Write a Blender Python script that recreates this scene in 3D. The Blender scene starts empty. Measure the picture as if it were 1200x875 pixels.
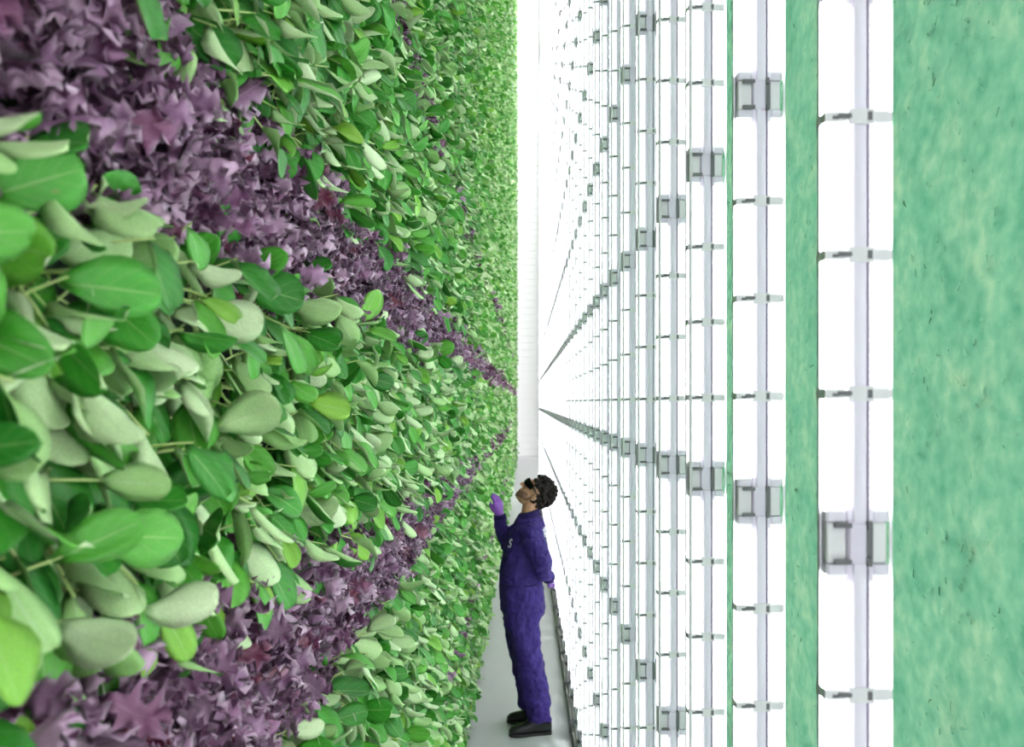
import bpy, bmesh, math, random
import numpy as np
from mathutils import Vector, Matrix

# ------------------------------------------------------------------ camera, world, exposure
scene = bpy.context.scene
C = scene.collection
CAM_H = 2.3
cam_data = bpy.data.cameras.new('camera')
cam_data.sensor_width = 36.0
cam_data.lens = 30.0                      # 1000 px focal length on a 1200 px frame
cam_data.shift_x = -15.0 / 1200.0
cam_data.shift_y = 33.5 / 1200.0
cam_data.clip_start = 0.02
cam_data.clip_end = 200
cam_data.dof.use_dof = True
cam_data.dof.focus_distance = 2.4
cam_data.dof.aperture_fstop = 5.6
cam = bpy.data.objects.new('camera', cam_data)
cam.location = (0, 0, CAM_H)
cam.rotation_euler = (math.pi / 2, 0, 0)
C.objects.link(cam)
scene.camera = cam

world = bpy.data.worlds.new('world')
scene.world = world
world.use_nodes = True
bg = world.node_tree.nodes['Background']
bg.inputs[0].default_value = (0.97, 0.98, 1.0, 1)
bg.inputs[1].default_value = 1.3

vs = scene.view_settings
vs.view_transform = 'Standard'
vs.look = 'None'
vs.gamma = 1.0
vs.use_curve_mapping = False
vs.exposure = 0.0
scene.cycles.use_denoising = True
scene.cycles.max_bounces = 8
scene.cycles.sample_clamp_indirect = 6.0

LED_POWER = 60.0
REAR_FILL = 18.0
GLOW = 1.04

# added unseen fill lamp that brightens the far end of the hall
ld = bpy.data.lights.new('hall_fill_light', 'AREA')
ld.shape = 'RECTANGLE'; ld.size = 3.0; ld.size_y = 12.0
ld.energy = 2000; ld.color = (0.97, 0.99, 1.0)
hall = bpy.data.objects.new('hall_fill_light', ld)
hall.location = (2.3, 29.0, 21.0)
hall.rotation_euler = (0, math.radians(28), 0)
C.objects.link(hall)

rng = np.random.default_rng(7)
random.seed(7)

# ------------------------------------------------------------------ helpers
def tag(o, label=None, cat=None, group=None, kind=None):
    if label: o['label'] = label
    if cat: o['category'] = cat
    if group: o['group'] = group
    if kind: o['kind'] = kind
    return o

def link(name, data, parent=None):
    o = bpy.data.objects.new(name, data)
    C.objects.link(o)
    if parent is not None: o.parent = parent
    return o

def empty(name, loc, label, cat, group=None):
    o = link(name, None)
    o.empty_display_size = 0.02
    o.location = loc
    return tag(o, label, cat, group)

def mesh_np(name, verts, faces, mats, mat_idx=None, uv=None, rnd=None, smooth=True):
    """verts (N,3); faces (M,4) quads; per-face material index; per-vertex uv; per-face random."""
    me = bpy.data.meshes.new(name)
    nv, nf = len(verts), len(faces)
    k = faces.shape[1]
    me.vertices.add(nv)
    me.vertices.foreach_set('co', np.ascontiguousarray(verts, dtype=np.float32).ravel())
    me.loops.add(nf * k)
    me.loops.foreach_set('vertex_index', np.ascontiguousarray(faces, dtype=np.int32).ravel())
    me.polygons.add(nf)
    me.polygons.foreach_set('loop_start', np.arange(0, nf * k, k, dtype=np.int32))
    if mat_idx is not None:
        me.polygons.foreach_set('material_index', np.ascontiguousarray(mat_idx, dtype=np.int32))
    me.polygons.foreach_set('use_smooth', np.full(nf, smooth))
    if uv is not None:
        l = me.uv_layers.new(name='UVMap')
        l.data.foreach_set('uv', np.ascontiguousarray(uv[faces.ravel()], dtype=np.float32).ravel())
    if rnd is not None:
        a = me.attributes.new('rnd', 'FLOAT', 'FACE')
        a.data.foreach_set('value', np.ascontiguousarray(rnd, dtype=np.float32))
    for m in mats: me.materials.append(m)
    me.update(calc_edges=True)
    return me

def bm_obj(name, bm, mats, parent=None, smooth=False, data_only=False):
    me = bpy.data.meshes.new(name)
    bmesh.ops.recalc_face_normals(bm, faces=bm.faces)
    bm.to_mesh(me); bm.free()
    if not isinstance(mats, (list, tuple)): mats = [mats]
    for m in mats: me.materials.append(m)
    if smooth:
        me.polygons.foreach_set('use_smooth', np.full(len(me.polygons), True))
    if data_only: return me
    return link(name, me, parent)

def box(bm, x0, x1, y0, y1, z0, z1, mi=0, bevel=0.0):
    r = bmesh.ops.create_cube(bm, size=1.0)
    vs_ = r['verts']
    for v in vs_:
        v.co = Vector((x0 + (v.co.x + .5) * (x1 - x0), y0 + (v.co.y + .5) * (y1 - y0), z0 + (v.co.z + .5) * (z1 - z0)))
    fs = set(f for v in vs_ for f in v.link_faces)
    for f in fs: f.material_index = mi
    if bevel:
        es = set(e for v in vs_ for e in v.link_edges)
        rb = bmesh.ops.bevel(bm, geom=list(es), offset=bevel, segments=1, affect='EDGES', profile=.5)
        for f in rb['faces']: f.material_index = mi
    return vs_

def prism(bm, poly, z0, z1, mi=0, cap_mi=None):
    """extrude an (x,y) polygon from z0 to z1"""
    lo = [bm.verts.new((x, y, z0)) for x, y in poly]
    hi = [bm.verts.new((x, y, z1)) for x, y in poly]
    n = len(poly)
    for i in range(n):
        f = bm.faces.new((lo[i], lo[(i + 1) % n], hi[(i + 1) % n], hi[i])); f.material_index = mi
    for loop in (lo[::-1], hi):
        f = bm.faces.new(loop); f.material_index = mi if cap_mi is None else cap_mi

# ------------------------------------------------------------------ materials
def new_mat(name):
    m = bpy.data.materials.new(name); m.use_nodes = True
    nt = m.node_tree
    return m, nt, nt.nodes['Principled BSDF']

def N(nt, t, **kw):
    n = nt.nodes.new(t)
    for k, v in kw.items(): setattr(n, k, v)
    return n

def math_n(nt, op, a, b=None, c=None):
    n = N(nt, 'ShaderNodeMath', operation=op)
    for i, v in enumerate((a, b, c)):
        if v is None: continue
        if isinstance(v, (int, float)): n.inputs[i].default_value = v
        else: nt.links.new(v, n.inputs[i])
    return n.outputs[0]

def mix_n(nt, fac, a, b):
    n = N(nt, 'ShaderNodeMix', data_type='RGBA')
    for s, v in ((n.inputs[0], fac), (n.inputs[6], a), (n.inputs[7], b)):
        if isinstance(v, (int, float)): s.default_value = v
        elif isinstance(v, tuple): s.default_value = (*v, 1) if len(v) == 3 else v
        else: nt.links.new(v, s)
    return n.outputs[2]

def plain(name, col, rough=0.5, metal=0.0, noise=0.0, scale=20.0, spec=0.5, bump=0.0):
    m, nt, b = new_mat(name)
    b.inputs['Roughness'].default_value = rough
    b.inputs['Metallic'].default_value = metal
    b.inputs['Specular IOR Level'].default_value = spec
    tc = N(nt, 'ShaderNodeTexCoord')
    nz = N(nt, 'ShaderNodeTexNoise'); nz.inputs['Scale'].default_value = scale
    nz.inputs['Detail'].default_value = 4
    nt.links.new(tc.outputs['Object'], nz.inputs['Vector'])
    lo = tuple(c * (1 - noise) for c in col); hi = tuple(min(1, c * (1 + noise)) for c in col)
    nt.links.new(mix_n(nt, nz.outputs[0], lo, hi), b.inputs['Base Color'])
    if bump:
        bp = N(nt, 'ShaderNodeBump'); bp.inputs['Strength'].default_value = bump; bp.inputs['Distance'].default_value = .01
        nt.links.new(nz.outputs[0], bp.inputs['Height']); nt.links.new(bp.outputs[0], b.inputs['Normal'])
    return m

def emit(name, col, strength):
    m, nt, b = new_mat(name)
    b.inputs['Base Color'].default_value = (.08, .08, .085, 1)
    b.inputs['Emission Color'].default_value = (*col, 1)
    b.inputs['Emission Strength'].default_value = strength
    return m

def leaf_mat(name, stops, vein_col, vein_amt, trans_col, trans, rough, edge_col=None, side_veins=True, sheen=0.0, spec=0.5):
    m, nt, b = new_mat(name)
    L = nt.links
    oi = N(nt, 'ShaderNodeObjectInfo')
    at = N(nt, 'ShaderNodeAttribute', attribute_name='rnd')
    r = math_n(nt, 'FRACT', math_n(nt, 'ADD', oi.outputs['Random'], at.outputs['Fac']))
    ramp = N(nt, 'ShaderNodeValToRGB')
    while len(ramp.color_ramp.elements) < len(stops): ramp.color_ramp.elements.new(0.5)
    for e, (p, c) in zip(ramp.color_ramp.elements, stops):
        e.position = p; e.color = (*c, 1)
    L.new(r, ramp.inputs[0])
    col = ramp.outputs[0]
    uv = N(nt, 'ShaderNodeUVMap')
    sep = N(nt, 'ShaderNodeSeparateXYZ'); L.new(uv.outputs[0], sep.inputs[0])
    du = math_n(nt, 'ABSOLUTE', math_n(nt, 'SUBTRACT', sep.outputs[0], 0.5))
    # midrib tapering to the tip
    wid = math_n(nt, 'MULTIPLY_ADD', sep.outputs[1], -0.045, 0.06)
    rib = math_n(nt, 'SUBTRACT', 1.0, math_n(nt, 'SMOOTHSTEP' if False else 'DIVIDE', du, wid))
    rib = N(nt, 'ShaderNodeClamp').outputs[0] if False else math_n(nt, 'MAXIMUM', rib, 0.0)
    vein = rib
    if side_veins:
        ph = math_n(nt, 'MULTIPLY', math_n(nt, 'SUBTRACT', sep.outputs[1], math_n(nt, 'MULTIPLY', du, 0.9)), 30.0)
        s = math_n(nt, 'POWER', math_n(nt, 'ABSOLUTE', math_n(nt, 'COSINE', math_n(nt, 'MULTIPLY', ph, 0.5))), 14.0)
        vein = math_n(nt, 'MAXIMUM', rib, math_n(nt, 'MULTIPLY', s, 0.16))
    tc = N(nt, 'ShaderNodeTexCoord')
    nz = N(nt, 'ShaderNodeTexNoise'); nz.inputs['Scale'].default_value = 45; nz.inputs['Detail'].default_value = 3
    L.new(tc.outputs['Object'], nz.inputs['Vector'])
    mot = N(nt, 'ShaderNodeMapRange'); mot.inputs[1].default_value = .3; mot.inputs[2].default_value = .7
    mot.inputs[3].default_value = .82; mot.inputs[4].default_value = 1.15
    L.new(nz.outputs[0], mot.inputs[0])
    hs = N(nt, 'ShaderNodeHueSaturation'); L.new(col, hs.inputs['Color']); L.new(mot.outputs[0], hs.inputs['Value'])
    col = hs.outputs[0]
    if edge_col is not None:
        e = math_n(nt, 'MULTIPLY', math_n(nt, 'POWER', math_n(nt, 'MULTIPLY', du, 2.0), 3.0), 0.75)
        col = mix_n(nt, e, col, edge_col)
    col = mix_n(nt, math_n(nt, 'MULTIPLY', vein, vein_amt), col, vein_col)
    L.new(col, b.inputs['Base Color'])
    b.inputs['Roughness'].default_value = rough
    b.inputs['Specular IOR Level'].default_value = spec
    if sheen:
        b.inputs['Sheen Weight'].default_value = sheen
        b.inputs['Sheen Roughness'].default_value = 0.4
    bp = N(nt, 'ShaderNodeBump'); bp.inputs['Strength'].default_value = .25; bp.inputs['Distance'].default_value = .002
    L.new(vein, bp.inputs['Height']); L.new(bp.outputs[0], b.inputs['Normal'])
    tr = N(nt, 'ShaderNodeBsdfTranslucent'); tr.inputs[0].default_value = (*trans_col, 1)
    mx = N(nt, 'ShaderNodeMixShader'); mx.inputs[0].default_value = trans
    L.new(b.outputs[0], mx.inputs[1]); L.new(tr.outputs[0], mx.inputs[2])
    L.new(mx.outputs[0], nt.nodes['Material Output'].inputs[0])
    return m

M = {}
M['leaf_top'] = leaf_mat('green_leaf_upper', [(0, (.018, .17, .018)), (.5, (.05, .32, .03)), (.85, (.13, .46, .05)), (1, (.30, .56, .06))],
                         (.40, .62, .22), .65, (.12, .52, .04), .22, .36)
M['leaf_pale'] = leaf_mat('green_leaf_underside', [(0, (.34, .62, .20)), (.5, (.56, .78, .38)), (1, (.74, .88, .56))],
                          (.62, .76, .48), .6, (.18, .52, .08), .2, .5)
M['stem'] = plain('green_stem', (.55, .70, .26), .45, noise=.25, scale=60)
M['purple_top'] = leaf_mat('purple_leaf_upper', [(0, (.014, .003, .010)), (.45, (.070, .017, .058)), (.8, (.25, .10, .22)), (1, (.15, .010, .03))],
                           (.30, .17, .27), .5, (.22, .02, .08), .12, .42, edge_col=(.38, .20, .35))
M['purple_pale'] = leaf_mat('purple_leaf_underside', [(0, (.18, .07, .17)), (.5, (.40, .21, .38)), (1, (.64, .43, .60))],
                            (.45, .32, .42), .5, (.25, .04, .12), .12, .45, edge_col=(.58, .42, .55))
M['purple_stem'] = plain('purple_stem', (.22, .06, .12), .5, noise=.3, scale=60)
M['backing'] = plain('growing_panel', (.012, .028, .012), .8, noise=.4, scale=14)
M['white_paint'] = plain('white_painted_wall', (.90, .90, .89), .55, noise=.02, scale=3)
M['grey_paint'] = plain('grey_painted_wall', (.62, .62, .63), .55, noise=.03, scale=3)
M['floor'] = plain('pale_resin_floor', (.56, .56, .57), .38, noise=.04, scale=2.2)
M['led'] = emit('led_diffuser', (.95, 1.0, 1.0), LED_POWER)
M['rear_fill'] = emit('rear_fill_glow', (.95, 1.0, 1.0), REAR_FILL)
M['glow'] = emit('glowing_channel', (.95, 1.0, 1.0), GLOW)
M['diode'] = emit('led_diode', (1.0, 1.0, 1.0), GLOW * 2.2)
M['alu'] = plain('silver_lavender_aluminium', (.88, .84, .97), .4, metal=.0, noise=.06, scale=8)
M['clip'] = plain('grey_clip', (.86, .86, .88), .5, noise=.1)
M['hook'] = plain('dark_hook', (.16, .16, .17), .5, noise=.1)
M['bracket'] = plain('grey_lavender_bracket', (.80, .74, .88), .45, metal=.0, noise=.08)
M['cable'] = plain('grey_cable', (.80, .77, .80), .6, noise=.1)
M['rail'] = plain('grey_brown_rail', (.13, .125, .11), .5, metal=.2, noise=.25, scale=9)

# ------------------------------------------------------------------ the setting
WALL_Y1 = 35.0
def slab(name, x0, x1, y0, y1, z0, z1, m):
    bm = bmesh.new(); box(bm, x0, x1, y0, y1, z0, z1)
    o = bm_obj(name, bm, m); o['kind'] = 'structure'; return o
slab('floor', -0.62, 9.0, -1.5, 36.4, -0.1, 0.0, M['floor'])
slab('wall_left', -0.62, -0.505, -0.6, WALL_Y1, 0.0, 22.0, M['backing'])
slab('wall_right', 1.03, 1.12, -0.2, 19.0, 0.0, 10.5, M['backing'])

# end wall with shallow horizontal ribs and a grey pilaster
bm = bmesh.new()
box(bm, -0.62, 9.0, 36.2, 36.4, 0, 24)
for k in range(80):
    box(bm, -0.60, 9.0, 36.18, 36.2, .02 + .3 * k, .295 + .3 * k)
o = bm_obj('wall_end', bm, M['white_paint']); o['kind'] = 'structure'
bm = bmesh.new(); box(bm, .62, .80, 35.9, 36.18, 0, 24, bevel=.02); box(bm, .80, 1.4, 36.05, 36.18, 0, 24)
o = bm_obj('trim_1', bm, M['grey_paint']); o['kind'] = 'structure'


# ------------------------------------------------------------------ light columns
COL_Y = [1.04 + (.43 if i >= 0 else .445) * i for i in range(-6, 49)]
PERIOD = .695; BLOCK0 = CAM_H - .17; BLOCK_H = .052
TOP = 10.8
FX0, FX1, BX0, BX1 = .364, .3885, .4205, .440

def octo(x0, x1, y0, y1, c):
    return [(x0 + c, y0), (x1 - c, y0), (x1, y0 + c), (x1, y1 - c), (x1 - c, y1), (x0 + c, y1), (x0, y1 - c), (x0, y0 + c)]

def tube_mesh(name, x0, x1, side):
    """glowing translucent channel with the bright LED strip recessed in its open edge (side -1: corridor, +1: far side)"""
    L_ = PERIOD - BLOCK_H
    bm = bmesh.new()
    xo, xi = (x0, x1) if side < 0 else (x1, x0)           # open edge, closed edge
    xs = xo - side * .0055                                 # face of the strip
    prof = [(xo, -.011), (xo, -.0092), (xs, -.0088), (xs, .0088), (xo, .0092), (xo, .011), (xi + side * .003, .011), (xi, .008), (xi, -.008), (xi + side * .003, -.011)]
    prism(bm, prof, .012, L_ - .012, 0)
    bm.faces.ensure_lookup_table()
    for f in bm.faces:
        c = f.calc_center_median()
        if abs(c.x - xs) < 1e-5 and abs(c.y) < 1e-4 and len(f.verts) == 4: f.material_index = 2
        elif c.y > .0109 and len(f.verts) == 4: f.material_index = 3      # added fill glow on the back, brightens surfaces facing the camera
    for z0, z1 in ((0, .012), (L_ - .012, L_)):
        prism(bm, octo(x0 - .0005, x1 + .0005, -.0115, .0115, .003), z0, z1, 1)
    return bm_obj(name, bm, [M['glow'], M['alu'], M['led'], M['rear_fill']], data_only=True)
me_tube_f = tube_mesh('led_tube', FX0, FX1, -1)
me_tube_b = tube_mesh('led_tube', BX0, BX1, 1)

def diode_mesh(name, xs):
    bm = bmesh.new()
    n = int((PERIOD - BLOCK_H - .03) / .0087)
    for i in range(n):
        z = .016 + i * .0087
        box(bm, xs - .0022, xs + .0022, -.0135, -.009, z, z + .0055)
    return bm_obj(name, bm, M['diode'], data_only=True)
me_diode_f = diode_mesh('led_diodes', FX1 + .0005)
me_diode_b = diode_mesh('led_diodes', BX0 - .0015)

def post_mesh():
    bm = bmesh.new()
    # extruded profile: two ribs, a shallow channel and a dark slot beside the back tube
    prof = [(.3895, .013), (.3895, -.009), (.3955, -.009), (.3965, -.014), (.4045, -.014), (.4055, -.010), (.4125, -.010),
            (.4125, .004), (.4150, .004), (.4150, -.011), (.4195, -.011), (.4195, .013)]
    prism(bm, prof, 0.03, TOP, 0)
    box(bm, FX0 - .0032, FX0 - .0008, .004, .0125, 0.03, TOP, 0)   # lip beside the front tube
    box(bm, FX0 - .0032, .3895, .0122, .0132, 0.03, TOP, 0)
    box(bm, .372, .437, -.03, .03, 0.0, .03, 0, .003)     # foot plate
    return bm_obj('post', bm, M['alu'], data_only=True)
me_post = post_mesh()

def clip_mesh():
    bm = bmesh.new()
    box(bm, FX0 - .002, BX1 + .001, .0125, .018, -.011, .011, 0)
    box(bm, FX0 - .003, FX0 - .0005, -.012, .018, -.006, .006, 0)
    box(bm, BX1 + .0005, BX1 + .002, -.010, .018, -.006, .006, 0)
    box(bm, .3895, .4195, -.0165, -.0142, -.009, .009, 0)
    box(bm, FX0 - .003, .392, -.0145, -.0122, -.0045, .0045, 0)
    box(bm, .418, BX1 + .002, -.0145, -.0122, -.006, .006, 0)
    # bent hooks holding each tube
    box(bm, .3765, .3925, -.0170, -.0146, -.0020, .0030, 1)
    box(bm, .370, .377, -.0162, -.0146, -.003, .0005, 1)
    box(bm, .4115, .4165, -.0185, -.0150, -.005, .005, 1)
    return bm_obj('clip', bm, [M['clip'], M['hook']], data_only=True)
me_clip = clip_mesh()

def bracket_mesh():
    bm = bmesh.new(); h = BLOCK_H / 2 - .001
    box(bm, FX0 + .001, .3890, -.009, .010, -h, h, 2, .002)
    box(bm, .3892, .4110, -.0155, .014, -h, h, 0, .002)
    box(bm, .4112, .4198, -.0120, .014, -h, h, 1, .001)
    box(bm, .420, BX1 - .002, -.008, .010, -h, h, 2, .002)
    for s in (-1, 1):
        z = s * (BLOCK_H / 2 - .004)
        box(bm, .372, .3925, -.0175, -.012, z - .0028, z + .0028, 1)
        box(bm, .4115, .4165, -.0185, -.0122, z - .005, z + .005, 1)
    return bm_obj('joint_bracket', bm, [M['bracket'], M['hook'], M['clip']], data_only=True)
me_bracket = bracket_mesh()

def cable_mesh(x, y, r):
    bm = bmesh.new()
    prism(bm, [(x + r * math.cos(a * 1.0472), y + r * math.sin(a * 1.0472)) for a in range(6)], .03, TOP)
    return bm_obj('cable', bm, M['cable'], data_only=True)
me_cable = cable_mesh(.4485, .006, .0022)
me_cable_l = cable_mesh(.3655, -.0150, .0032)

k_lo = -int(BLOCK0 / PERIOD)
for i, y in enumerate(COL_Y):
    if abs(y - 1.04) < .01: lab = 'white LED light column standing apart in front of the opposite green plant wall'
    elif abs(y - 1.47) < .01: lab = 'white LED light column directly behind the one that stands apart'
    elif abs(y - 1.90) < .01: lab = 'white LED light column, second one behind the column that stands apart'
    elif abs(y - 6.2) < .01: lab = "white LED light column right behind the person's back"
    else: lab = 'white double LED tube light column in the close row along the corridor'
    col = empty('led_grow_light', (0, y, 0), lab, 'light', 'LED light columns of the rack')
    link('post', me_post, col)
    link('cable', me_cable, col)
    if y > 1.6: link('cable', me_cable_l, col)
    zlo = max(0.03, CAM_H - .46 * abs(y) - .9); zhi = min(TOP, CAM_H + .52 * abs(y) + 1.0)
    k = k_lo
    while True:
        zb = BLOCK0 + k * PERIOD
        if zb > zhi: break
        if zb + PERIOD > zlo:
            if zb > .04:
                link('joint_bracket', me_bracket, col).location.z = zb
            if zb + BLOCK_H / 2 > .03 and zb + PERIOD < TOP:
                for me_t, me_d in ((me_tube_f, me_diode_f), (me_tube_b, me_diode_b)):
                    t = link('led_tube', me_t, col); t.location.z = zb + BLOCK_H / 2
                    if .9 < y < 2.5:
                        d = link('led_diodes', me_d, t); d['kind'] = 'stuff'
                for dz in (.18, .347, .513):
                    link('clip', me_clip, col).location.z = zb + dz
        k += 1

# low base rail in front of the columns
rail = empty('base_rail', (0, 0, 0), 'low grey brown metal rail on the floor along the light columns', 'rail')
bm = bmesh.new()
box(bm, .318, .348, 0, .80, 0, .045, 0, .004); box(bm, .322, .330, .0, .80, .045, .062, 0)
box(bm, .348, .372, .10, .13, 0, .02, 0); box(bm, .348, .372, .62, .65, 0, .02, 0)
me_rail = bm_obj('rail_section', bm, M['rail'], data_only=True)
bm = bmesh.new(); box(bm, .312, .352, -.03, .03, 0, .075, 0, .004); box(bm, .318, .326, -.012, .012, .075, .09, 0)
me_joint = bm_obj('rail_joint', bm, M['hook'], data_only=True)
y = .8
while y < 21.4:
    link('rail_section', me_rail, rail).location.y = y + .03
    link('rail_joint', me_joint, rail).location.y = y
    y += .86

# ------------------------------------------------------------------ person
M['skin'] = plain('tan_skin', (.56, .29, .18), .5, noise=.12, scale=30)
M['cloth'] = plain('navy_violet_twill', (.036, .019, .155), .75, noise=.18, scale=12, spec=.25, bump=.1)
M['cloth_dark'] = plain('navy_violet_seam', (.020, .012, .085), .8, noise=.1, scale=12, spec=.2)
M['glove'] = plain('purple_nitrile', (.20, .045, .42), .38, noise=.12, scale=40)
M['shoe'] = plain('black_leather', (.012, .012, .014), .32, noise=.2, scale=25)
M['sole'] = plain('black_rubber', (.02, .02, .02), .6, noise=.1)
M['hair'] = plain('dark_brown_hair', (.010, .006, .005), .65, noise=.6, scale=60, spec=.25, bump=.6)
M['beard'] = plain('dark_stubble', (.17, .085, .055), .7, noise=.5, scale=120)
M['lens'] = plain('black_lens', (.006, .006, .008), .08, noise=.0)
M['print'] = plain('white_print', (.60, .60, .62), .6, noise=.02)
M['print_white'] = plain('bright_white_print', (.85, .85, .87), .6, noise=.02)
M['lip'] = plain('lip_skin', (.36, .13, .10), .5, noise=.1, scale=60)

def loft(bm, rings, n=18, p=2.0):
    """rings of (center, u, v): superellipse cross-sections, capped at both ends"""
    loops = []
    for c, u, v in rings:
        lp = []
        for i in range(n):
            a = 2 * math.pi * i / n
            ca, sa = math.cos(a), math.sin(a)
            ca = math.copysign(abs(ca) ** (2 / p), ca); sa = math.copysign(abs(sa) ** (2 / p), sa)
            lp.append(bm.verts.new(Vector(c) + Vector(u) * ca + Vector(v) * sa))
        loops.append(lp)
    for a, b in zip(loops[:-1], loops[1:]):
        for i in range(n):
            bm.faces.new((a[i], a[(i + 1) % n], b[(i + 1) % n], b[i]))
    bm.faces.new(loops[0][::-1]); bm.faces.new(loops[-1])

def limb(bm, pts, rad, n=14, flat=None):
    """a tapered tube through pts with ball ends, one radius per point"""
    pts = [Vector(p) for p in pts]
    rings = []
    d0 = (pts[1] - pts[0]).normalized(); d1 = (pts[-1] - pts[-2]).normalized()
    seq = [(pts[0] - d0 * rad[0] * .8, rad[0] * .45)] + list(zip(pts, rad)) + [(pts[-1] + d1 * rad[-1] * .8, rad[-1] * .45)]
    ref = Vector((0, 1, 0))
    for k, (c, r) in enumerate(seq):
        a = seq[max(0, k - 1)][0]; b = seq[min(len(seq) - 1, k + 1)][0]
        d = (b - a).normalized()
        rf = ref if abs(d.dot(ref)) < .9 else Vector((1, 0, 0))
        u = d.cross(rf).normalized(); v = d.cross(u).normalized()
        rings.append((c, u * r, v * r))
    loft(bm, rings, n)

def ball(bm, c, rx, ry, rz, R=None, sub=3):
    r = bmesh.ops.create_icosphere(bm, subdivisions=sub, radius=1.0)
    for v in r['verts']:
        q = Vector((v.co.x * rx, v.co.y * ry, v.co.z * rz))
        v.co = Vector(c) + (R @ q if R else q)

def fuse(name, bm, mats, parent, voxel, smooth_it=4, disp=None):
    o = bm_obj(name, bm, mats)
    m = o.modifiers.new('fuse', 'REMESH'); m.mode = 'VOXEL'; m.voxel_size = voxel; m.use_smooth_shade = True
    if smooth_it:
        s = o.modifiers.new('soften', 'SMOOTH'); s.factor = .5; s.iterations = smooth_it
    for (size, strength) in (disp or []):
        tx = bpy.data.textures.new('folds', 'CLOUDS'); tx.noise_scale = size; tx.noise_depth = 2
        d = o.modifiers.new('folds', 'DISPLACE'); d.texture = tx; d.strength = strength; d.mid_level = .5; d.texture_coords = 'LOCAL'
    dg = bpy.context.evaluated_depsgraph_get()
    me = bpy.data.meshes.new_from_object(o.evaluated_get(dg))
    o.modifiers.clear(); o.data = me
    me.polygons.foreach_set('use_smooth', np.full(len(me.polygons), True))
    if not me.materials: me.materials.append(mats)
    o.parent = parent
    return o

person = empty('person', (0, 6.0, 0), 'person in a navy coverall and purple gloves looking up at the plant wall', 'person')

TILT = math.radians(48)
HC = Vector((.073, 0, 1.660))
hu = Vector((math.sin(TILT), 0, math.cos(TILT)))       # up through the crown
hf = Vector((-math.cos(TILT), 0, math.sin(TILT)))      # out of the face
hs = Vector((0, 1, 0))
HR = Matrix((hf, hs, hu)).transposed()
def H(f, s, u): return HC + hf * f + hs * s + hu * u

def hand(bm, wrist, d, palm, side, r=1.0, curl=.25, spread=.10):
    """palm and five fingers; d = along the hand, palm = palm normal, side = towards the thumb"""
    w = Vector(wrist); d = Vector(d).normalized(); pn = Vector(palm); pn = (pn - d * pn.dot(d)).normalized()
    sd = d.cross(pn).normalized()
    if sd.dot(Vector(side)) < 0: sd = -sd
    rings = []
    for t, hw, ht in ((-.01, .026, .021), (.02, .030, .019), (.05, .039, .016), (.085, .042, .014), (.098, .040, .011)):
        rings.append((w + d * t, sd * hw * r, pn * ht * r))
    loft(bm, rings, 14, 2.6)
    for k, (off, ln, cv) in enumerate(((.030, .070, .8), (.010, .080, 1.0), (-.010, .074, 1.15), (-.029, .058, 1.4))):
        p = w + d * .088 + sd * off; pts = [p - d * .02, p]
        ang = 0
        dirn = (d + sd * off / .03 * spread).normalized()
        for seg, fr in enumerate((.45, .32, .23)):
            ang += curl * cv * (1 if seg else .6)
            q = (dirn * math.cos(ang) + pn * math.sin(ang)).normalized()
            pts.append(pts[-1] + q * ln * fr)
        limb(bm, pts, [.0098 * r, .0098 * r, .0092 * r, .0084 * r, .0074 * r], 8)
    b = w + d * .025 + sd * .026
    limb(bm, [b, b + d * .026 + sd * .018 + pn * .010, b + d * .052 + sd * .024 + pn * .020, b + d * .074 + sd * .020 + pn * .028],
         [.015 * r, .0125 * r, .0105 * r, .0088 * r], 8)

R_W = (-.182, .205, 1.475); R_D = (-.16, -.05, 1.0); R_P = (-.75, .62, -.1); R_S = (0, -1, 0)
L_W = (.165, -.125, 1.095); L_D = (.02, .80, -.45); L_P = (1, 0, .1); L_S = (0, -.3, 1)

# one continuous body
bm = bmesh.new()
ball(bm, H(-.012, 0, .028), .100, .076, .098, HR)                # cranium
ball(bm, H(.030, 0, -.045), .064, .060, .080, HR)                # face
ball(bm, H(.056, 0, -.098), .030, .034, .024, HR)                # chin
ball(bm, H(.078, 0, .030), .020, .048, .018, HR, 2)              # brow
limb(bm, [H(.088, 0, .020), H(.104, 0, -.012), H(.112, 0, -.028)], [.009, .012, .014], 8)   # nose
for s in (-1, 1):
    ball(bm, H(.098, s * .011, -.030), .011, .009, .009, HR, 2)
    ball(bm, H(.060, s * .042, -.030), .022, .020, .022, HR, 2)  # cheek
    ball(bm, H(-.012, s * .077, -.022), .018, .008, .030, HR, 2) # ear
    ball(bm, H(-.018, s * .084, -.014), .010, .006, .022, HR, 2)
ball(bm, H(.084, 0, -.064), .012, .022, .007, HR, 2)             # lips
ball(bm, H(.082, 0, -.076), .012, .020, .007, HR, 2)
limb(bm, [H(-.020, 0, -.05), (.036, 0, 1.555), (.035, 0, 1.47)], [.060, .056, .066], 16)    # neck
loft(bm, [((.035, 0, 1.47), (.07, 0, 0), (0, .10, 0)), ((.03, 0, 1.40), (.10, 0, 0), (0, .17, 0)), ((.0, 0, 1.22), (.11, 0, 0), (0, .15, 0)),
          ((-.03, 0, 1.05), (.11, 0, 0), (0, .14, 0)), ((-.02, 0, .88), (.12, 0, 0), (0, .16, 0)), ((-.015, 0, .82), (.10, 0, 0), (0, .15, 0))])
limb(bm, [(.035, -.15, 1.42), (.12, -.235, 1.21), L_W], [.055, .043, .030])
limb(bm, [(.03, .15, 1.42), (-.145, .24, 1.285), R_W], [.055, .043, .030])
limb(bm, [(0, -.085, .86), (.015, -.09, .50), (.10, -.085, .09)], [.085, .058, .045])
limb(bm, [(-.02, .085, .86), (-.02, .10, .50), (.05, .11, .09)], [.085, .058, .045])
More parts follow.
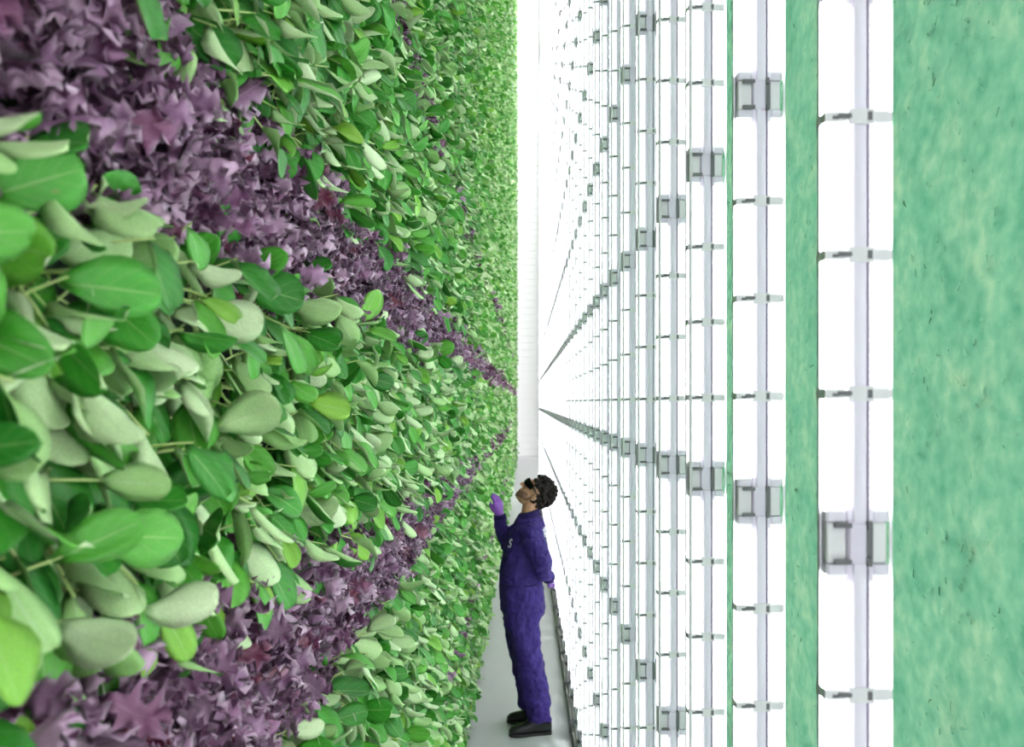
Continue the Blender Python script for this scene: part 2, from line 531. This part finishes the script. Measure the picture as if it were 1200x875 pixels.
limb(bm, [(.11, -.08, .06), (-.05, -.112, .040)], [.028, .018]); limb(bm, [(.07, .11, .06), (-.07, .125, .040)], [.028, .018])
hand(bm, R_W, R_D, R_P, R_S, spread=.05); hand(bm, L_W, L_D, L_P, L_S, curl=.35)
fuse('body', bm, M['skin'], person, .0042, 3)

# lips, eyes
bm = bmesh.new(); ball(bm, H(.0875, 0, -.065), .009, .020, .0055, HR, 2); ball(bm, H(.0855, 0, -.076), .009, .018, .006, HR, 2)
bm_obj('lips', bm, M['lip'], person, True)

# coverall
TORSO = [(1.505, .030, .070, .085), (1.475, .032, .092, .135), (1.43, .030, .110, .185), (1.36, .015, .132, .200), (1.26, -.006, .140, .192),
         (1.13, -.030, .140, .180), (1.01, -.024, .152, .185), (.91, -.015, .156, .192), (.82, -.012, .148, .190), (.78, -.012, .12, .165)]
bm = bmesh.new()
loft(bm, [((c, 0, z), (rx, 0, 0), (0, ry, 0)) for z, c, rx, ry in TORSO], 28, 2.3)
loft(bm, [((x, y, z), (rx, 0, 0), (0, ry, 0)) for x, y, z, rx, ry in ((-.004, -.095, .86, .138, .100), (-.018, -.095, .77, .122, .098), (.004, -.092, .63, .106, .090),
     (.036, -.090, .48, .100, .084), (.070, -.088, .33, .094, .080), (.098, -.085, .14, .082, .078), (.100, -.085, .095, .082, .078))], 20)
loft(bm, [((x, y, z), (rx, 0, 0), (0, ry, 0)) for x, y, z, rx, ry in ((-.020, .095, .86, .138, .100), (-.034, .098, .77, .118, .098), (-.036, .100, .67, .106, .092),
     (.000, .105, .42, .092, .084), (.034, .110, .21, .085, .080), (.042, .110, .115, .083, .078))], 20)
limb(bm, [(.035, -.165, 1.415), (.072, -.225, 1.32), (.118, -.250, 1.205), (.135, -.205, 1.135), (.160, -.135, 1.102)], [.082, .080, .070, .056, .043], 18)
limb(bm, [(.030, .165, 1.415), (-.060, .215, 1.345), (-.150, .240, 1.275), (-.168, .222, 1.37), (-.180, .206, 1.462)], [.080, .072, .063, .053, .043], 18)
cov = fuse('coverall', bm, M['cloth'], person, .0070, 4, [(.085, .034), (.035, .014)])
# collar, cuffs, seams, pocket, prints belong to the coverall
bm = bmesh.new()
n = 28; rows = []
for k, (z, rx, ry, dx) in enumerate(((1.49, .076, .092, .030), (1.525, .066, .072, .030), (1.538, .064, .069, .032), (1.528, .074, .080, .030), (1.492, .092, .106, .026))):
    rows.append([bm.verts.new((dx + rx * math.cos(2 * math.pi * i / n), ry * math.sin(2 * math.pi * i / n), z + .016 * math.cos(2 * math.pi * i / n))) for i in range(n)])
for a, b in zip(rows[:-1], rows[1:]):
    for i in range(n): bm.faces.new((a[i], a[(i + 1) % n], b[(i + 1) % n], b[i]))
bm_obj('collar', bm, M['cloth_dark'], cov, True)
def ring_band(name, c, d, r, w, m, parent):
    bm = bmesh.new(); c = Vector(c); d = Vector(d).normalized()
    u = d.cross(Vector((0, 1, .3))).normalized(); v = d.cross(u)
    loft(bm, [(c + d * t, u * q, v * q) for t, q in ((-w, r * .94), (-w * .8, r), (w * .8, r), (w, r * .94))], 16)
    return bm_obj(name, bm, m, parent, True)
ring_band('cuff', (-.1805, .2055, 1.468), (-.1, -.1, 1), .046, .016, M['cloth_dark'], cov)
ring_band('cuff', (.162, -.130, 1.098), (.1, .8, -.6), .046, .016, M['cloth_dark'], cov)
def tor(theta, z, off=.004):
    zs = [t[0] for t in TORSO][::-1]
    c = np.interp(z, zs, [t[1] for t in TORSO][::-1]); rx = np.interp(z, zs, [t[2] for t in TORSO][::-1]) + off; ry = np.interp(z, zs, [t[3] for t in TORSO][::-1]) + off
    ca, sa = math.cos(theta), math.sin(theta)
    ca = math.copysign(abs(ca) ** (2 / 2.3), ca); sa = math.copysign(abs(sa) ** (2 / 2.3), sa)
    return Vector((c + rx * ca, ry * sa, z))
def stroke(bm, pts, r):
    limb(bm, pts, [r] * len(pts), 6)
def strokes(name, list_of, r, m):
    bm = bmesh.new()
    for path in list_of: stroke(bm, path, r)
    return bm_obj(name, bm, m, cov, True)
# swirl on the chest
T0 = -2.42
sw = [tor(T0 + .075 * math.cos(a), 1.347 + .014 * math.sin(a), .006) for a in np.linspace(.2, 4.6, 10)] + \
     [tor(T0 + .085 * math.cos(a), 1.318 + .015 * math.sin(a), .006) for a in np.linspace(1.5, -2.6, 10)]
strokes('chest_emblem', [sw], .0036, M['print'])
# forked mark on the back
bk = lambda th, z: tor(th, z, .010)
strokes('back_mark', [[bk(-.86, 1.425), bk(-.62, 1.410)], [bk(-.74, 1.372), bk(-.66, 1.408), bk(-.50, 1.432)], [bk(-.62, 1.405), bk(-.50, 1.375)]], .008, M['print_white'])
strokes('waist_seam', [[tor(a, 1.045, .001) for a in np.linspace(-math.pi, math.pi, 40)]], .004, M['cloth_dark'])
strokes('front_zip', [[tor(math.pi, z, .001) for z in np.linspace(1.47, .92, 14)]], .005, M['cloth_dark'])

# hair: curls massed over the crown and nape
bm = bmesh.new()
rh = random.Random(5)
def on_skull(f, s, u):
    return f < .045 - .35 * max(0, -u) if u < .03 else f < .072
cnt = 0
while cnt < 210:
    v = Vector((rh.gauss(0, 1), rh.gauss(0, 1), rh.gauss(0, 1))).normalized()
    f, s, u = -.014 + v.x * .103, v.y * .080, .032 + v.z * .104
    if u < -.055: continue
    if f > .070 - .30 * max(0, .06 - u): continue
    if u < .035 and f > -.012: continue                     # temples and ears stay free
    rr = rh.uniform(.010, .019); f *= 1.0 + .0; q_ = rh.uniform(.0, .014); f += v.x * q_; s += v.y * q_; u += v.z * q_
    ball(bm, H(f, s, u), rr, rr, rr, None, 1); cnt += 1
ball(bm, H(-.020, 0, .036), .096, .075, .098, HR)
hair = fuse('hair', bm, M['hair'], person, .0050, 1, [(.012, .008)])
# stubble beard along the jaw
bm = bmesh.new()
for k in range(17):
    a = -1.35 + 2.7 * k / 16
    for u0, fr in ((-.075, 0), (-.092, 0), (-.106, .004)):
        f = .026 + .058 * math.cos(a); s = .058 * math.sin(a)
        ball(bm, H(f - fr, s, u0 + .028 * abs(math.sin(a)) ** 1.5), .0125, .0125, .012, HR, 1)
ball(bm, H(.092, 0, -.055), .006, .022, .004, HR, 1)
for s in (-1, 1):
    limb(bm, [H(.018, s * .060, -.075), H(.002, s * .071, -.04), H(-.004, s * .074, .0)], [.013, .010, .008], 8)
fuse('beard', bm, M['beard'], person, .005, 3)
# wrap-around dark glasses
gl = None
bm = bmesh.new(); n = 22; rows = []
for rr, (du, df) in enumerate(((.030, .0), (.012, .006), (-.012, .006), (-.026, -.002))):
    row = []
    for i in range(n):
        a = -1.32 + 2.64 * i / (n - 1)
        row.append(bm.verts.new(H(.022 + (.088 + df) * math.cos(a) , .084 * math.sin(a), .014 + du * (1 - .25 * abs(a) / 1.32))))
    rows.append(row)
for a, b in zip(rows[:-1], rows[1:]):
    for i in range(n - 1): bm.faces.new((a[i], a[i + 1], b[i + 1], b[i]))
bmesh.ops.solidify(bm, geom=bm.faces[:], thickness=.003)
gl = bm_obj('dark_glasses', bm, M['lens'], person, True)
for s in (-1, 1):
    bm = bmesh.new(); limb(bm, [H(.044, s * .082, .018), H(.0, s * .083, .012), H(-.030, s * .084, -.004)], [.0065, .005, .004], 6)
    bm_obj('temple', bm, M['lens'], gl, True)
# gloves
bm = bmesh.new(); hand(bm, R_W, R_D, R_P, R_S, 1.26, spread=.05); limb(bm, [Vector(R_W) + Vector((.004, .004, -.03)), Vector(R_W) + Vector((-.002, 0, .012))], [.037, .032], 14)
fuse('glove', bm, M['glove'], person, .003, 2)
bm = bmesh.new(); hand(bm, L_W, L_D, L_P, L_S, 1.16, curl=.35); limb(bm, [Vector(L_W) + Vector((-.004, -.02, .012)), Vector(L_W) + Vector((0, .01, -.006))], [.037, .032], 14)
fuse('glove', bm, M['glove'], person, .003, 2)
# shoes
def shoe(heel, toe):
    h = Vector(heel); t = Vector(toe); d = (t - h); ln = d.length; d.normalize(); s = Vector((-d.y, d.x, 0))
    bm = bmesh.new(); rings = []
    for f, hw, ht in ((.0, .026, .085), (.05, .038, .125), (.18, .048, .140), (.32, .050, .130), (.46, .048, .098), (.62, .048, .072), (.80, .046, .058), (.93, .036, .046), (1.0, .016, .026)):
        rings.append((h + d * ln * f + Vector((0, 0, .016 + ht / 2)), s * hw, Vector((0, 0, ht / 2))))
    loft(bm, rings, 16, 2.6)
    o = fuse('shoe', bm, M['shoe'], person, .0045, 3)
    bm = bmesh.new()
    out = [(0, .022), (.03, .034), (.2, .040), (.4, .038), (.55, .042), (.7, .049), (.85, .046), (.95, .034), (1.0, .014)]
    poly = [h + d * ln * f + s * w for f, w in out] + [h + d * ln * f - s * w for f, w in out[::-1]]
    prism(bm, [(p.x, p.y) for p in poly], 0.0, .020)
    bm_obj('sole', bm, M['sole'], o)
shoe((.183, -.065, 0), (-.108, -.125, 0))
shoe((.140, .095, 0), (-.128, .135, 0))

# ------------------------------------------------------------------ leaves
def leaf_arrays(nu, nv, L, W, prof, zf, xf=None, th=.0009, double=True, round_tip=False):
    """a thin closed leaf: axis +Y, width X, upper side +Z. returns verts, faces, mat, uv"""
    idx = np.zeros((nv + 1, nu + 1), int); co = []; uv = []
    for j in range(nv + 1):
        t = j / nv
        if round_tip: t = math.sin(t * math.pi / 2) ** .92
        w = prof(t, j) * W / 2
        for i in range(nu + 1):
            u = i / nu * 2 - 1
            x = u * w; yy = t * L
            if xf: x, yy = xf(u, t, x, yy, j)
            idx[j, i] = len(co); co.append((x, yy, zf(u, t, j))); uv.append((i / nu, t))
    faces = []; mi = []
    for j in range(nv):
        for i in range(nu):
            faces.append((idx[j, i], idx[j, i + 1], idx[j + 1, i + 1], idx[j + 1, i])); mi.append(0)
    if double:
        bot = idx.copy()
        for j in range(1, nv):
            for i in range(1, nu):
                bot[j, i] = len(co); p = co[idx[j, i]]; co.append((p[0], p[1], p[2] - th)); uv.append(uv[idx[j, i]])
        for j in range(nv):
            for i in range(nu):
                faces.append((bot[j, i], bot[j + 1, i], bot[j + 1, i + 1], bot[j, i + 1])); mi.append(1)
    return np.array(co), np.array(faces), np.array(mi), np.array(uv)

def green_prof(p, q):
    def f(t, j):
        c = .50 + .14 * (p - .85) / .35
        if t > c: return max(.06, (1 - ((t - c) / (1.001 - c)) ** 2.3) ** .5)
        k = t / c
        return .13 + .87 * (k * k * (3 - 2 * k)) ** q
    return f
GREEN = []
for v in range(8):
    r_ = random.Random(40 + v)
    p, q = r_.uniform(.85, 1.2), r_.uniform(.55, .8)
    W = r_.uniform(.56, .82); droop = r_.uniform(-.05, .45); cup = r_.uniform(.04, .22); wav = r_.uniform(0, .05); ph = r_.uniform(0, 6)
    tw = r_.uniform(-.25, .25)
    zf = lambda u, t, j, d=droop, c=cup, w=wav, ph=ph, tw=tw: -d * t * t + c * u * u * math.sin(math.pi * min(1, t * .9 + .1)) * .9 \
        + w * math.sin(t * 9 + ph) * abs(u) + tw * u * t * .25 - .015 * (1 - min(1, abs(u) * 3))
    GREEN.append((p, q, W, zf))
def green_arr(v, nu, nv, double=True):
    p, q, W, zf = GREEN[v]
    return leaf_arrays(nu, nv, 1.0, W, green_prof(p, q), zf, th=.012, double=double, round_tip=True)
me_green = []
for v in range(8):
    co, fa, mi, uv = green_arr(v, 4, 8)
    me_green.append(mesh_np('leaf', co, fa, [M['leaf_top'], M['leaf_pale']], mi, uv))

PURP = []
for v in range(7):
    r_ = random.Random(90 + v)
    PURP.append((r_.uniform(.75, 1.0), r_.uniform(.1, .5), r_.uniform(.0, .2), r_.uniform(.09, .17), r_.uniform(0, 6), [r_.uniform(.75, 1.25) for _ in range(12)], r_.choice((0, 1))))
def purple_arr(v, nu, nv, double=True):
    W, d, c, a, ph, jit, par = PURP[v]
    kf = 1.0 if nv > 6 else .0
    def prof(t, j):
        base = .20 + .80 * math.sin(math.pi * min(.86, .05 + t * .78)) ** 1.3
        if t > .99: base *= .55
        lobe = (1.08, .66, .92, .58)[(j + par) % 4] if nv > 6 else (1.0 if (j + par) % 2 else .7)
        return base * lobe * jit[j % 12]
    def zf(u, t, j):
        e = abs(u) ** 1.6
        s = 1.7 if u > 0 else 0
        return -d * t * t + c * u * u + a * e * (.35 + t) * 1.25 * math.sin(j * 1.9 + ph + s) + .05 * math.sin(t * 9 + ph) + kf * .035 * math.sin(u * 9 + j * 1.3 + ph) * t
    def xf(u, t, x, yy, j):
        out = (j + par) % 2
        return x + kf * .025 * math.sin(j * 5.1 + ph) * u, yy + abs(u) * .18 * t + out * abs(u) * .05 + (.08 * math.sin(u * 8 + ph) if t > .9 else 0)
    return leaf_arrays(nu, nv, 1.0, W * 1.08, prof, zf, xf, th=.010, double=double)
me_purple = []
for v in range(7):
    co, fa, mi, uv = purple_arr(v, 6, 12)
    me_purple.append(mesh_np('leaf', co, fa, [M['purple_top'], M['purple_pale']], mi, uv))

def stem_mesh(name, bend, r0, r1, m):
    n = 5; segs = 4; vs_ = []; fs = []
    for j in range(segs + 1):
        t = j / segs; r = r0 + (r1 - r0) * t
        for i in range(n):
            a = 2 * math.pi * i / n
            vs_.append((r * math.cos(a), t, bend * math.sin(math.pi * t) + r * .7 * math.sin(a)))
    for j in range(segs):
        for i in range(n):
            fs.append((j * n + i, j * n + (i + 1) % n, (j + 1) * n + (i + 1) % n, (j + 1) * n + i))
    return mesh_np(name, np.array(vs_), np.array(fs), [m])
me_stem = [stem_mesh('stem', b_, .055, .034, M['stem']) for b_ in (.04, .10, .16)]
me_pstem = stem_mesh('stem', .08, .05, .03, M['purple_stem'])

def unit(v): return v / (np.linalg.norm(v) + 1e-9)
GOLD = math.pi * (3 - math.sqrt(5))

def leaf_frames(kind, n, big=1.0):
    """leaf placements of one plant, relative to its root on the panel: list of (base, axis, normal, size, variant, stem_end)"""
    out = []; ph0 = rng.uniform(0, 6.28)
    for i in range(n):
        f = (i + .5) / n
        phi = ph0 + i * GOLD
        if kind == 'g':
            th = math.radians(12 + 62 * math.sqrt(f)) + rng.normal(0, .12)
            s = rng.uniform(.075, .125) * (1.12 - .25 * f) * big
            size = rng.uniform(.066, .108) * (.8 + .3 * f) * big
        else:
            th = math.radians(8 + 66 * math.sqrt(f)) + rng.normal(0, .15)
            s = rng.uniform(.035, .075) * (1.15 - .4 * f) * big
            size = rng.uniform(.030, .056) * big
        d = np.array([math.cos(th), math.sin(th) * math.cos(phi), math.sin(th) * math.sin(phi)])
        base = d * s + np.array([0, 0, -.012 * f])
        if kind == 'g':
            hang = rng.choice([.25, .8, 1.25], p=[.25, .4, .35])
            a = unit(d * .55 + np.array([.10, -.12, -.75]) * hang + rng.normal(0, .22, 3))
            nn = np.array([.75, -.25, .55]) + rng.normal(0, .45, 3)
            if rng.random() < .42: nn = -nn
        else:
            a = unit(d * .9 + np.array([.25, -.1, -.30]) + rng.normal(0, .35, 3))
            nn = np.array([.7, -.3, .5]) + rng.normal(0, .6, 3)
            if rng.random() < .5: nn = -nn
        if a[0] < -.15: a[0] = -.15; a = unit(a)
        nn = unit(nn - a * nn.dot(a))
        v = int(rng.integers(0, 8 if kind == 'g' else 7))
        out.append((base, a, nn, size, v))
    return out

def frame3(a, nn):
    return np.stack([np.cross(a, nn), a, nn], axis=1)       # columns: x, y (axis), z (normal)

def mat4(R, s, t):
    m = Matrix.Identity(4)
    for r in range(3):
        for c in range(3): m[r][c] = R[r, c] * (s[c] if isinstance(s, tuple) else s)
        m[r][3] = t[r]
    return m

# ------------------------------------------------------------------ planting plan of the left wall
ROOT_X = -0.502
def interp(y, pts): return float(np.interp(y, [p[0] for p in pts], [p[1] for p in pts]))
LOW_TOP = [(.4, -.225), (.87, -.245), (1.67, -.29), (3.1, -.345), (6.5, -.42), (18, -.46), (40, -.46)]
bands = []       # (kind, label, group, z_low(y), z_high(y), spacing)
G_GRP = {'mid': 'green plants of the middle band', 'up': 'green plants above the upper purple band', 'top': 'green plants high on the plant wall',
         'low': 'green plants below the lower purple band', 'bot': 'green plants next to the floor'}
G_LAB = {
 'mid': ('green salad plant of the middle band hanging directly over the lower wide purple band', 'green salad plant well inside the middle green band between the wide purple bands',
         'green salad plant of the middle band directly under the upper wide purple band'),
 'up': ('green salad plant overhanging the top edge of the upper wide purple band', 'green salad plant between the upper wide purple band and the narrow purple row',
        'green salad plant directly under the narrow upper purple row'),
 'top': ('green salad plant directly over the narrow upper purple row', 'green salad plant high above the narrow upper purple row', 'green salad plant at the very top of the wall'),
 'low': ('green salad plant directly over the narrow lower purple row', 'green salad plant between the lower wide purple band and the narrow lower row',
         'green salad plant directly under the lower wide purple band'),
 'bot': ('green salad plant of the lowest row touching the floor', 'green salad plant in the lowest green band', 'green salad plant directly under the narrow lower purple row')}
P_GRP = {'pu': 'purple plants of the upper band', 'pl': 'purple plants of the lower band', 'tu': 'purple plants of the narrow upper row', 'tl': 'purple plants of the narrow lower row'}
P_LAB = {
 'pu': ('frilly purple lettuce in the upper wide purple band, lowest row above the green', 'frilly purple lettuce in the heart of the upper wide purple band',
        'frilly purple lettuce in the upper wide purple band, top row below the green'),
 'pl': ('frilly purple lettuce in the lower wide purple band, lowest row above the green', 'frilly purple lettuce in the heart of the lower wide purple band',
        'frilly purple lettuce in the lower wide purple band, top row below the green'),
 'tu': ('small purple lettuce plant in the narrow row high on the plant wall',) * 3,
 'tl': ('small purple lettuce plant in the narrow row low on the plant wall',) * 3}

def zones(y):
    lt = interp(y, LOW_TOP)
    return [('g', 'mid', lt, .205), ('g', 'up', .475, 1.16), ('g', 'top', 1.27, 19.0), ('g', 'low', -1.42, -.585), ('g', 'bot', -2.22, -1.53),
            ('p', 'pu', .225, .455), ('p', 'pl', -.56, lt), ('p', 'tu', 1.18, 1.25), ('p', 'tl', -1.51, -1.44)]

def plan(y0, y1, kind, sp, margin):
    out = []
    ny = int((y1 - y0) / sp); row_off = rng.uniform(0, 1, 4000)
    for a in range(ny):
        y = y0 + (a + .5) * sp
        zt = .48 * (y + .25) + margin; zb = -.42 * (y + .25) - margin
        for (k, zone, lo, hi) in zones(y):
            if k != kind: continue
            span = hi - lo
            n = max(1, int(round((span - .02) / sp)))
            st = span / n
            b0 = max(0, int((zb - lo) / st)); b1 = min(n, int((zt - lo) / st) + 1)
            for b in range(b0, b1):
                z = lo + (b + .5) * st
                out.append((y + ((b % 2) * .5 - .25) * sp + rng.normal(0, sp * .13), z + rng.normal(0, st * .10), (zone, 0 if b == 0 else (2 if b == n - 1 else 1))))
    return out

greens = plan(.36, 3.9, 'g', .105, .10)
purps = plan(.40, 4.6, 'p', .068, .10)

def in_view(y, z, x=-.38):
    px = 615 + x / y * 1000; py = 471 - z / y * 1000
    return -60 < px < 1260 and -60 < py < 935
def pick(lst):
    vis = sorted([p for p in lst if in_view(p[0], p[1])], key=lambda p: p[0])
    rest = [p for p in lst if not in_view(p[0], p[1])]
    rest += vis[300:]
    return vis[:300], rest
g_ind, g_rest = pick(greens)
p_ind, p_rest = pick(purps)
print('green individual reach', g_ind[-1][0], 'purple reach', p_ind[-1][0])

for k, (y, z, zone) in enumerate(g_ind):
    lab = G_LAB[zone[0]][zone[1]]; grp = G_GRP[zone[0]]
    pl = empty('leafy_salad_plant', (ROOT_X, y, CAM_H + z), lab, 'plant', grp)
    for (base, a, nn, size, v) in leaf_frames('g', 10 if y < 2.2 else 9):
        lf = link('leaf', me_green[v], pl)
        R = frame3(a, nn)
        lf.matrix_basis = mat4(R, size, base)
        if y < 2.6:
            ax = unit(base); s = float(np.linalg.norm(base)) + size * .12
            sn = unit(np.array([0, 0, 1.0]) - ax * ax[2])
            stm = link('stem', me_stem[v % 3], lf)
            stm.matrix_basis = mat4(R, size, base).inverted() @ mat4(frame3(ax, sn), (.058, s, .058), np.zeros(3))

for k, (y, z, zone) in enumerate(p_ind):
    lab = P_LAB[zone[0]][zone[1]]; grp = P_GRP[zone[0]]
    pl = empty('purple_lettuce_plant', (ROOT_X, y, CAM_H + z), lab, 'plant', grp)
    for (base, a, nn, size, v) in leaf_frames('p', 13):
        lf = link('leaf', me_purple[v], pl)
        lf.matrix_basis = mat4(frame3(a, nn), size * 1.15, base)

def bake(name, mats, items, arrs, mode_double, parent=None):
    """items: list of (pos, R, size, variant, arr_set) -> one mesh"""
    V = []; F = []; MI = []; UV = []; RN = []; off = 0
    groups = {}
    for it in items: groups.setdefault((it[4], it[3]), []).append(it)
    for (aset, v), its in groups.items():
        co, fa, mi, uv = arrs[aset][v]
        R = np.stack([i[1] for i in its]); S = np.array([i[2] for i in its]); T = np.stack([i[0] for i in its])
        n = len(its)
        vv = np.einsum('nij,kj->nki', R, co) * S[:, None, None] + T[:, None, :]
        vv[..., 0] = np.clip(vv[..., 0], -.5045, 1.0295)
        V.append(vv.reshape(-1, 3))
        F.append((fa[None] + (off + np.arange(n) * len(co))[:, None, None]).reshape(-1, fa.shape[1]))
        off += n * len(co)
        if mi.max() == 0:
            MI.append(np.repeat((rng.random(n) < .5).astype(int), len(fa)))
        else: MI.append(np.tile(mi, n))
        UV.append(np.tile(uv, (n, 1))); RN.append(np.repeat(rng.random(n), len(fa)))
    me = mesh_np(name, np.concatenate(V), np.concatenate(F), mats, np.concatenate(MI), np.concatenate(UV), np.concatenate(RN))
    o = link(name, me, parent); o['kind'] = 'stuff'
    print(name, 'quads', len(me.polygons))
    return o

g_arr = {0: [green_arr(v, 4, 5) for v in range(8)], 1: [green_arr(v, 2, 4, False) for v in range(8)], 2: [green_arr(v, 2, 2, False) for v in range(8)]}
p_arr = {0: [purple_arr(v, 4, 6) for v in range(7)], 1: [purple_arr(v, 2, 4, False) for v in range(7)], 2: [purple_arr(v, 2, 2, False) for v in range(7)]}

def far_items(kind, lst, n, big, aset):
    out = []
    for (y, z, zone) in lst:
        r0 = np.array([ROOT_X, y, CAM_H + z])
        for (base, a, nn, size, v) in leaf_frames(kind, n, big):
            out.append((r0 + base, frame3(a, nn), size * (1.15 if kind == 'p' else 1), v, aset))
    return out

items = far_items('g', g_rest, 9, 1.0, 0)
items += far_items('g', plan(3.9, 7.0, 'g', .11, .3), 8, 1.0, 0)
items += far_items('g', plan(7.0, 15.0, 'g', .125, .4), 5, 1.12, 1)
items += far_items('g', plan(15.0, WALL_Y1, 'g', .20, .5), 4, 1.45, 2)
tag(bake('leafy_salad_plants', [M['leaf_top'], M['leaf_pale']], items, g_arr, True),
    'far stretch of dense green salad leaves running down the plant wall', 'leaves')
items = far_items('p', p_rest, 9, 1.0, 0)
items += far_items('p', plan(4.6, 9.0, 'p', .08, .3), 7, 1.1, 0)
items += far_items('p', plan(9.0, WALL_Y1, 'p', .12, .3), 4, 1.5, 1)
tag(bake('purple_lettuce_plants', [M['purple_top'], M['purple_pale']], items, p_arr, True),
    'far stretch of small purple lettuce rows running down the plant wall', 'leaves')

# ------------------------------------------------------------------ opposite plant wall behind the light columns
def moss_mat():
    m, nt, b = new_mat('opposite_seedling_green')
    tc = N(nt, 'ShaderNodeTexCoord')
    cols = []
    for sc, det in ((7.0, 3.0), (24.0, 4.0)):
        nz = N(nt, 'ShaderNodeTexNoise'); nz.inputs['Scale'].default_value = sc; nz.inputs['Detail'].default_value = det
        nt.links.new(tc.outputs['Object'], nz.inputs['Vector']); cols.append(nz.outputs[0])
    f = math_n(nt, 'MULTIPLY_ADD', cols[0], .5, math_n(nt, 'MULTIPLY', cols[1], .5))
    rp = N(nt, 'ShaderNodeValToRGB'); e = rp.color_ramp.elements
    e[0].position = .33; e[0].color = (.066, .225, .132, 1); e[1].position = .67; e[1].color = (.215, .355, .22, 1)
    x = e.new(.5); x.color = (.118, .288, .178, 1)
    nt.links.new(f, rp.inputs[0]); nt.links.new(rp.outputs[0], b.inputs['Base Color'])
    b.inputs['Roughness'].default_value = .9; b.inputs['Specular IOR Level'].default_value = .1
    return m
M['moss'] = moss_mat()
from mathutils import noise as mnoise
gy = np.arange(.45, 6.0, .014); gz = np.arange(.35, 5.4, .014)
V = np.zeros((len(gy), len(gz), 3), np.float32)
for i_, yy in enumerate(gy):
    for j_, zz in enumerate(gz):
        p = Vector((yy, zz, 0))
        h = .007 * mnoise.noise(p * 14) + .003 * mnoise.noise(p * 34 + Vector((3, 1, 0)))
        V[i_, j_] = (.965 - h, yy, zz)
idg = np.arange(len(gy) * len(gz)).reshape(len(gy), len(gz))
Fq = np.stack([idg[:-1, :-1], idg[:-1, 1:], idg[1:, 1:], idg[1:, :-1]], axis=-1).reshape(-1, 4)
mat_o = link('seedling_mat', mesh_np('seedling_mat', V.reshape(-1, 3), Fq, [M['moss']]))
tag(mat_o, 'soft green mat of dense seedlings on the opposite wall behind the light columns', 'plants', kind='stuff')
items = []
for k in range(2600):
    y = float(rng.uniform(.6, 4.4)); zr = float(rng.uniform(-.48 * y - .2, .54 * y + .2))
    if CAM_H + zr < .4: continue
    a = unit(np.array([-.10, rng.normal(0, .5), -.5 + rng.normal(0, .5)]))
    nn = np.array([-1.0, 0, 0]) + rng.normal(0, .16, 3); nn = unit(nn - a * nn.dot(a))
    items.append((np.array([.962 - rng.uniform(0, .008), y, CAM_H + zr]), frame3(a, nn), float(rng.uniform(.012, .022)), int(rng.integers(0, 8)), 2))
tag(bake('seedling_leaves', [M['moss'], M['moss']], items, g_arr, True),
    'small soft green leaves standing out from the opposite seedling wall', 'leaves')
